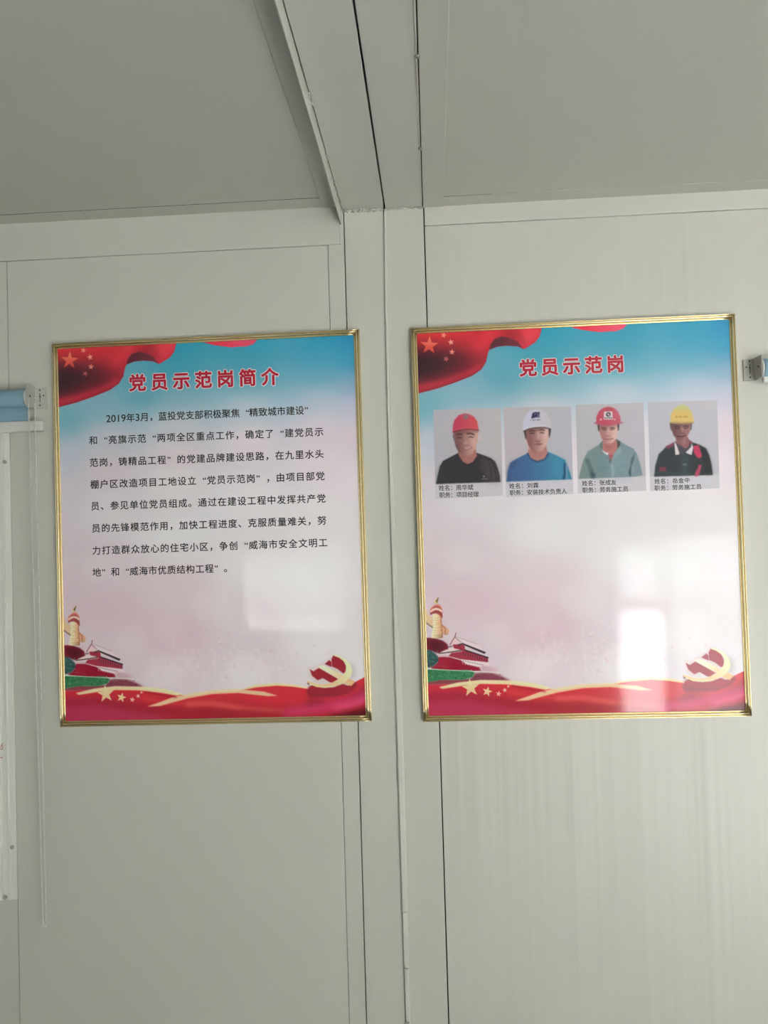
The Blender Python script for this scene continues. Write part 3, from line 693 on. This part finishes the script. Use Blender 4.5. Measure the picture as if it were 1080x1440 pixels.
def p1(C):
    backdrop(C, (190, 188, 196), (196, 190, 192), (212, 209, 213), ((80, 1182), (1010, 1150)))
    C.poly([(85, 1180), (110, 1060), (140, 930), (185, 850), (270, 805), (400, 738), (500, 700), (600, 700), (678, 735), (780, 770), (880, 812), (935, 860), (970, 950), (1000, 1060), (1008, 1150)], (52, 50, 56), 1, .7)
    C.poly([(700, 800), (880, 830), (960, 960), (1000, 1140), (840, 1150), (760, 1000)], (92, 80, 82), .6, 6)
    for a in ([(850, 900), (880, 1020), (870, 1130)], [(910, 900), (940, 1020), (950, 1130)]): C.line(a, 18, (46, 40, 46), .6, 1.5)
    C.poly([(110, 1060), (160, 900), (200, 900), (190, 1150), (100, 1170)], (58, 60, 54), .6, 4)
    C.poly([(405, 690), (412, 770), (470, 860), (545, 898), (620, 862), (678, 780), (650, 640), (430, 660)], (178, 116, 106), 1, .8)
    C.poly([(420, 720), (520, 780), (480, 840), (430, 790)], (160, 100, 92), .6, 3)
    C.line([(405, 760), (470, 866), (545, 904), (625, 868), (682, 784)], 14, (60, 44, 48), .7, .8)
    C.poly([(342, 425), (350, 540), (362, 610), (330, 500)], (52, 42, 48), .9, .8)
    C.ell((700, 520), 22, 48, (214, 190, 196), .9, 1)
    C.grad([(345, 420), (352, 540), (372, 640), (410, 710), (460, 765), (540, 778), (604, 748), (655, 668), (684, 560), (694, 420), (600, 385), (420, 395)], (380, 560), (134, 86, 84), (660, 560), (212, 162, 148), 1, .8)
    C.poly([(352, 540), (372, 640), (410, 710), (440, 740), (420, 660), (380, 580)], (108, 78, 78), .7, 1.6)
    C.poly([(346, 420), (690, 400), (690, 440), (346, 470)], (130, 70, 72), .55, 2)
    C.line([(385, 474), (420, 462), (465, 472)], 18, (59, 38, 41), .95, .9); C.line([(530, 462), (580, 452), (640, 474)], 18, (56, 35, 38), .95, .9)
    C.line([(395, 516), (430, 512), (462, 522)], 13, (51, 33, 36), .95, .8); C.line([(555, 510), (590, 502), (630, 514)], 13, (45, 30, 33), .95, .8)
    C.line([(506, 480), (514, 560), (500, 600)], 14, (190, 140, 128), .7, 1.6); C.poly([(480, 600), (520, 560), (560, 600), (520, 622)], (206, 158, 144), .7, 1.5); C.line([(480, 612), (520, 624), (560, 610)], 9, (132, 84, 82), .7, .9)
    C.line([(440, 668), (510, 690), (580, 668), (610, 648)], 17, (150, 84, 84), .8, 1); C.line([(500, 670), (545, 670), (580, 656)], 9, (232, 222, 216), .85, .7)
    C.poly([(596, 520), (660, 520), (640, 640), (610, 640)], (226, 186, 176), .5, 3)
    C.grad([(324, 445), (332, 330), (352, 262), (410, 195), (490, 166), (560, 176), (632, 212), (680, 282), (698, 402), (600, 390), (500, 392), (420, 404)], (340, 320), (206, 58, 88), (680, 320), (224, 76, 84), 1, .8)
    C.line([(330, 436), (420, 408), (510, 396), (600, 394), (704, 410)], 16, (112, 32, 43), .95, .8)
    C.line([(334, 418), (420, 388), (600, 376), (690, 388)], 12, (232, 92, 106), .8, 1)
    C.poly([(478, 185), (550, 180), (556, 225), (512, 262), (484, 230)], (142, 116, 122), .9, 1)
    C.line([(745, 1108), (822, 1104)], 9, (170, 160, 162), .8, .7); C.line([(768, 1062), (780, 1082)], 12, (206, 196, 200), .9, .6)
def p2(C):
    backdrop(C, (196, 188, 192), (190, 190, 200), (214, 212, 218), ((100, 1178), (1040, 1140)))
    C.grad([(98, 1176), (116, 1010), (150, 905), (250, 842), (400, 768), (500, 720), (600, 720), (680, 738), (800, 790), (942, 862), (975, 950), (1012, 1060), (1036, 1142)], (200, 1000), (62, 100, 152), (900, 950), (60, 140, 176), 1, .7)
    C.poly([(110, 1010), (160, 900), (240, 850), (240, 940), (150, 1000), (140, 1170), (95, 1176)], (52, 76, 124), .6, 4)
    C.line([(936, 900), (930, 1000), (936, 1060), (915, 1140)], 28, (26, 50, 86), .9, 1.6); C.line([(950, 880), (958, 1000), (960, 1130)], 12, (176, 196, 216), .7, 1)
    C.poly([(750, 800), (900, 860), (900, 1050), (800, 1130), (740, 960)], (66, 160, 190), .45, 7)
    C.poly([(420, 620), (405, 765), (440, 840), (540, 886), (650, 850), (694, 770), (664, 640)], (190, 130, 120), 1, .8)
    C.poly([(425, 700), (520, 760), (600, 740), (560, 830), (450, 800)], (172, 112, 106), .6, 4)
    C.line([(402, 762), (440, 840), (540, 892), (654, 852), (702, 770)], 22, (44, 72, 110), .9, .8)
    C.poly([(345, 440), (420, 400), (400, 500), (392, 575), (372, 560)], (58, 46, 50), .95, .8); C.poly([(670, 398), (738, 418), (728, 500), (712, 555), (692, 480)], (52, 44, 50), .95, .8)
    C.poly([(352, 560), (385, 570), (430, 690), (430, 740), (390, 660)], (222, 190, 184), .7, 1.5)
    C.grad([(378, 440), (384, 560), (412, 650), (462, 722), (540, 762), (620, 724), (676, 640), (704, 540), (704, 410), (600, 386), (450, 400)], (400, 560), (146, 92, 92), (690, 560), (222, 178, 164), 1, .8)
    C.poly([(380, 430), (640, 386), (690, 400), (640, 430), (400, 470)], (120, 84, 84), .6, 2)
    C.line([(425, 452), (465, 440), (510, 452)], 14, (64, 43, 44), .95, .9); C.line([(575, 438), (615, 428), (650, 446)], 14, (56, 36, 40), .95, .9)
    C.line([(436, 482), (470, 476), (505, 486)], 12, (52, 34, 37), .95, .8); C.line([(580, 476), (610, 468), (642, 482)], 13, (45, 30, 35), .95, .8)
    C.line([(552, 470), (560, 550)], 14, (226, 184, 172), .7, 1.5); C.line([(520, 590), (556, 602), (592, 588)], 11, (99, 55, 57), .95, .9)
    C.poly([(500, 640), (550, 618), (620, 632), (570, 656)], (162, 92, 92), .9, .9); C.line([(500, 636), (560, 636), (620, 630)], 6, (104, 56, 58), .8, .6)
    C.poly([(640, 440), (690, 430), (690, 560), (650, 560)], (236, 206, 198), .5, 3); C.poly([(450, 700), (540, 740), (540, 770), (470, 740)], (150, 96, 94), .5, 2)
    C.grad([(332, 456), (336, 340), (362, 240), (424, 166), (520, 132), (622, 152), (702, 222), (738, 320), (750, 424), (650, 388), (500, 392), (420, 414)], (400, 260), (206, 206, 224), (720, 300), (206, 200, 206), 1, .8)
    C.line([(338, 452), (410, 420), (490, 402), (640, 396), (740, 422)], 13, (66, 49, 52), .95, .8); C.line([(344, 430), (420, 396), (560, 376), (660, 378)], 14, (232, 232, 240), .7, 1.2)
    C.poly([(456, 268), (472, 190), (508, 178), (500, 250)], (38, 38, 78), 1, .6); C.poly([(500, 176), (580, 176), (572, 228), (496, 246)], (44, 42, 82), 1, .6)
    C.line([(500, 212), (520, 196)], 8, (206, 206, 224), .9, .5); C.line([(540, 190), (548, 222), (566, 196)], 7, (206, 206, 224), .9, .5); C.line([(460, 262), (520, 246), (582, 244)], 13, (40, 40, 80), 1, .6)
    for k, x in enumerate((450, 487, 520, 552, 582)): C.line([(x-9, 294-k), (x+10, 288-k)], 18 if k % 2 else 10, (62, 60, 94), .75, .5)
def p3(C):
    backdrop(C, (190, 190, 194), (196, 192, 200), (214, 212, 217), ((90, 1176), (1010, 1138)))
    C.grad([(88, 1174), (118, 1060), (160, 900), (222, 780), (380, 684), (440, 620), (640, 600), (760, 680), (880, 740), (930, 820), (972, 950), (1010, 1124), (900, 1142), (500, 1160)], (120, 900), (120, 146, 142), (950, 900), (128, 152, 160), 1, .8)
    C.poly([(500, 820), (800, 760), (820, 1000), (800, 1130), (560, 1150)], (136, 168, 176), .5, 8); C.poly([(280, 800), (480, 840), (520, 1150), (350, 1160), (300, 980)], (110, 144, 150), .5, 8)
    C.poly([(190, 880), (240, 900), (260, 960), (310, 1080), (335, 1100), (325, 1166), (270, 1166), (230, 1010)], (58, 82, 92), .8, 2); C.poly([(905, 790), (850, 890), (838, 980), (808, 1080), (828, 1142), (846, 1130), (850, 1000), (890, 900)], (58, 82, 90), .85, 1.4)
    C.line([(230, 920), (270, 1080)], 16, (160, 184, 180), .5, 2); C.line([(905, 820), (870, 960), (860, 1080)], 14, (178, 200, 198), .6, 2)
    C.line([(570, 960), (584, 1060), (582, 1150)], 22, (168, 200, 202), .7, 2); C.line([(350, 1090), (430, 1030), (520, 990)], 10, (86, 116, 124), .5, 2); C.line([(640, 1020), (720, 990), (790, 1000)], 8, (92, 122, 130), .5, 1.5); C.line([(640, 1040), (700, 1110), (740, 1150)], 10, (96, 126, 132), .5, 2)
    C.poly([(632, 604), (690, 640), (690, 730), (640, 760), (620, 700)], (74, 76, 70), .95, .8); C.poly([(440, 620), (432, 760), (396, 720), (396, 676)], (104, 120, 112), .95, .8)
    C.poly([(440, 640), (640, 606), (650, 740), (585, 830), (560, 880), (520, 830), (440, 765)], (196, 124, 118), 1, .8)
    C.poly([(450, 660), (540, 700), (620, 660), (560, 760), (460, 740)], (164, 96, 94), .6, 3)
    C.poly([(432, 762), (470, 790), (524, 800), (512, 836), (450, 812)], (226, 224, 230), .95, .6)
    C.poly([(440, 790), (500, 836), (555, 900), (548, 940), (400, 800)], (116, 144, 148), .95, .8); C.poly([(520, 820), (600, 830), (570, 890), (545, 930)], (176, 84, 96), .8, 1.5)
    C.poly([(650, 740), (690, 690), (720, 780), (640, 850), (575, 910), (600, 830)], (140, 168, 172), .95, .8); C.poly([(395, 680), (405, 770), (450, 800), (420, 830), (380, 760)], (127, 137, 136), .95, .9)
    C.line([(545, 890), (540, 950)], 14, (66, 80, 88), .8, 1)
    C.poly([(360, 392), (404, 392), (398, 480), (376, 492), (366, 440)], (58, 44, 48), .95, .8); C.poly([(634, 378), (676, 378), (670, 470), (648, 486)], (70, 52, 54), .95, .8)
    C.grad([(388, 392), (392, 500), (420, 590), (468, 652), (530, 674), (592, 644), (634, 584), (652, 490), (648, 388)], (410, 520), (176, 118, 114), (640, 520), (230, 188, 178), 1, .8)
    C.poly([(388, 392), (648, 386), (640, 424), (400, 434)], (150, 92, 96), .6, 2)
    C.line([(420, 446), (455, 440), (495, 452)], 15, (73, 48, 46), .95, .9); C.line([(540, 446), (575, 438), (615, 446)], 15, (67, 43, 43), .95, .9); C.line([(430, 466), (492, 470)], 10, (60, 40, 40), .95, .8); C.line([(545, 466), (602, 462)], 10, (60, 40, 40), .95, .8)
    C.line([(512, 460), (516, 540)], 15, (228, 184, 174), .7, 1.5); C.line([(484, 552), (520, 564), (560, 550)], 10, (150, 98, 96), .7, .9)
    C.line([(450, 604), (520, 606), (592, 594)], 11, (122, 66, 68), .85, .7); C.line([(470, 618), (530, 622), (580, 610)], 9, (206, 130, 126), .6, .9)
    C.poly([(298, 372), (350, 350), (690, 346), (748, 368), (690, 386), (640, 380), (400, 384), (345, 392)], (184, 112, 128), 1, .8)
    C.grad([(342, 380), (346, 280), (388, 196), (440, 158), (520, 136), (600, 156), (652, 200), (692, 284), (694, 370), (624, 396), (510, 412), (420, 398)], (360, 260), (206, 70, 92), (690, 300), (208, 92, 112), 1, .8)
    C.poly([(440, 160), (520, 140), (600, 160), (600, 190), (440, 190)], (186, 62, 82), .6, 2); C.line([(640, 220), (676, 300)], 18, (224, 130, 148), .6, 3)
    C.poly([(456, 206), (578, 206), (582, 320), (452, 320)], (228, 214, 214), 1, .6); C.ell((518, 248), 34, 32, (44, 40, 46), .95, .5); C.ell((520, 250), 15, 14, (214, 200, 202), .9, .5); C.line([(498, 230), (540, 268)], 8, (220, 208, 208), .9, .4)
    for x in (472, 500, 532, 562): C.line([(x-9, 298), (x+9, 298)], 20, (52, 46, 52), .85, .5)
    C.ell((410, 322), 14, 15, (240, 200, 206), .95, .7); C.ell((608, 322), 14, 13, (236, 180, 190), .95, .7)
def p4(C):
    backdrop(C, (194, 194, 202), (200, 198, 206), (216, 214, 220), ((110, 1180), (1000, 1158)))
    C.grad([(146, 1184), (164, 1020), (212, 862), (322, 752), (440, 690), (520, 660), (640, 650), (700, 690), (800, 722), (892, 772), (942, 872), (972, 1000), (994, 1160)], (250, 900), (52, 62, 68), (900, 950), (56, 62, 66), 1, .8)
    C.poly([(540, 850), (650, 850), (640, 1150), (540, 1160)], (66, 82, 94), .6, 5); C.line([(560, 1012), (620, 1010)], 20, (136, 152, 156), .7, 1.5)
    C.poly([(820, 760), (900, 800), (960, 980), (980, 1140), (860, 1140), (840, 960)], (44, 46, 50), .6, 4)
    C.poly([(715, 742), (790, 728), (836, 880), (822, 912), (778, 918), (720, 840)], (208, 62, 98), 1, .8); C.poly([(318, 742), (360, 730), (440, 684), (434, 742), (330, 786)], (150, 62, 86), .9, 1)
    C.poly([(792, 1012), (832, 1020), (796, 1170), (740, 1186), (738, 1130), (780, 1060)], (200, 66, 98), .9, 1); C.poly([(222, 1050), (318, 1044), (322, 1104), (228, 1110)], (136, 56, 74), .9, 1)
    C.line([(160, 1130), (400, 1130), (700, 1150)], 16, (84, 92, 92), .5, 1.5)
    C.poly([(444, 700), (520, 690), (650, 680), (680, 720), (620, 830), (560, 870), (500, 850)], (78, 74, 86), 1, .8)
    C.poly([(462, 620), (632, 606), (652, 660), (660, 700), (640, 760), (590, 780), (540, 740), (462, 700)], (148, 98, 100), 1, .8); C.poly([(556, 620), (600, 620), (596, 720), (560, 720)], (196, 138, 130), .6, 3)
    C.poly([(438, 688), (466, 712), (514, 846), (508, 866), (456, 872)], (226, 214, 216), 1, .7); C.poly([(690, 696), (712, 770), (688, 872), (640, 856), (604, 836), (680, 756)], (226, 216, 220), 1, .7); C.poly([(650, 650), (700, 690), (690, 720), (660, 690)], (170, 76, 96), .8, 1)
    C.poly([(374, 412), (410, 412), (406, 520), (384, 500)], (66, 52, 58), .9, .8); C.poly([(664, 412), (694, 412), (686, 500), (666, 526)], (74, 58, 62), .9, .8)
    C.grad([(392, 408), (402, 520), (430, 594), (480, 645), (550, 662), (620, 620), (662, 540), (680, 410)], (420, 520), (118, 76, 80), (660, 500), (170, 116, 114), 1, .8)
    C.poly([(392, 408), (680, 408), (672, 440), (404, 446)], (104, 70, 76), .7, 2)
    C.line([(440, 468), (480, 458), (520, 470)], 14, (57, 36, 40), .95, .9); C.line([(570, 462), (610, 454), (650, 466)], 14, (54, 34, 39), .95, .9); C.line([(452, 492), (512, 494)], 10, (48, 31, 36), .95, .8); C.line([(578, 488), (636, 484)], 10, (48, 31, 36), .95, .8)
    C.line([(552, 474), (560, 540)], 16, (206, 152, 144), .75, 1.5); C.line([(530, 556), (562, 566), (594, 552)], 9, (100, 62, 68), .7, .9); C.line([(470, 520), (500, 560)], 10, (184, 132, 132), .5, 1.6)
    C.line([(480, 600), (550, 606), (610, 590)], 13, (74, 41, 48), .95, .8); C.line([(500, 584), (580, 578)], 8, (192, 138, 134), .6, .9)
    C.grad([(386, 408), (386, 300), (430, 212), (500, 162), (568, 142), (640, 180), (690, 262), (714, 350), (714, 404), (560, 416)], (560, 160), (202, 204, 128), (560, 280), (230, 194, 104), 1, 1)
    C.poly([(620, 180), (690, 270), (712, 390), (650, 390), (640, 260)], (214, 200, 124), .6, 3)
    C.poly([(356, 406), (400, 396), (560, 404), (712, 396), (714, 416), (560, 428), (420, 420)], (178, 144, 82), 1, .7); C.line([(380, 398), (560, 402), (706, 394)], 9, (204, 168, 104), .95, .8)
    for k, x in enumerate((470, 505, 532, 572, 600, 625)): C.line([(x-11, 322), (x+11, 320)], 34 if k % 2 == 0 else 20, (196, 138, 62), .75, .6)
card(0, [(45, 118), (1010, 88), (1040, 1345), (78, 1395)], 'portrait in red helmet and black T-shirt', p1, [('姓名：周华斌', (621, 686.4), (661.8, 685.3), 5), ('职务：项目经理', (621.8, 696.2), (669.4, 695.1), 6)], 0)
card(1, [(52, 112), (1018, 90), (1055, 1350), (90, 1400)], 'portrait in white helmet and blue T-shirt', p2, [('姓名：刘霖', (720, 683.6), (753.6, 682.6), 4), ('职务：安装技术负责人', (720.6, 693), (793.5, 690.6), 9)], 0)
card(2, [(45, 112), (1020, 76), (1062, 1345), (82, 1385)], 'portrait in red helmet with white badge and grey-green shirt', p3, [('姓名：张成友', (822.5, 679.6), (863.3, 678.2), 5), ('职务：劳务施工员', (822.9, 689.2), (880, 687.6), 7)], 0)
card(3, [(52, 112), (1052, 80), (1090, 1348), (92, 1392)], 'portrait in yellow helmet and dark jacket with red patches', p4, [('姓名：岳金中', (924.6, 676.8), (966.8, 675.2), 5), ('职务：劳务施工员', (924.6, 686.2), (983.5, 684.3), 7)], 0)
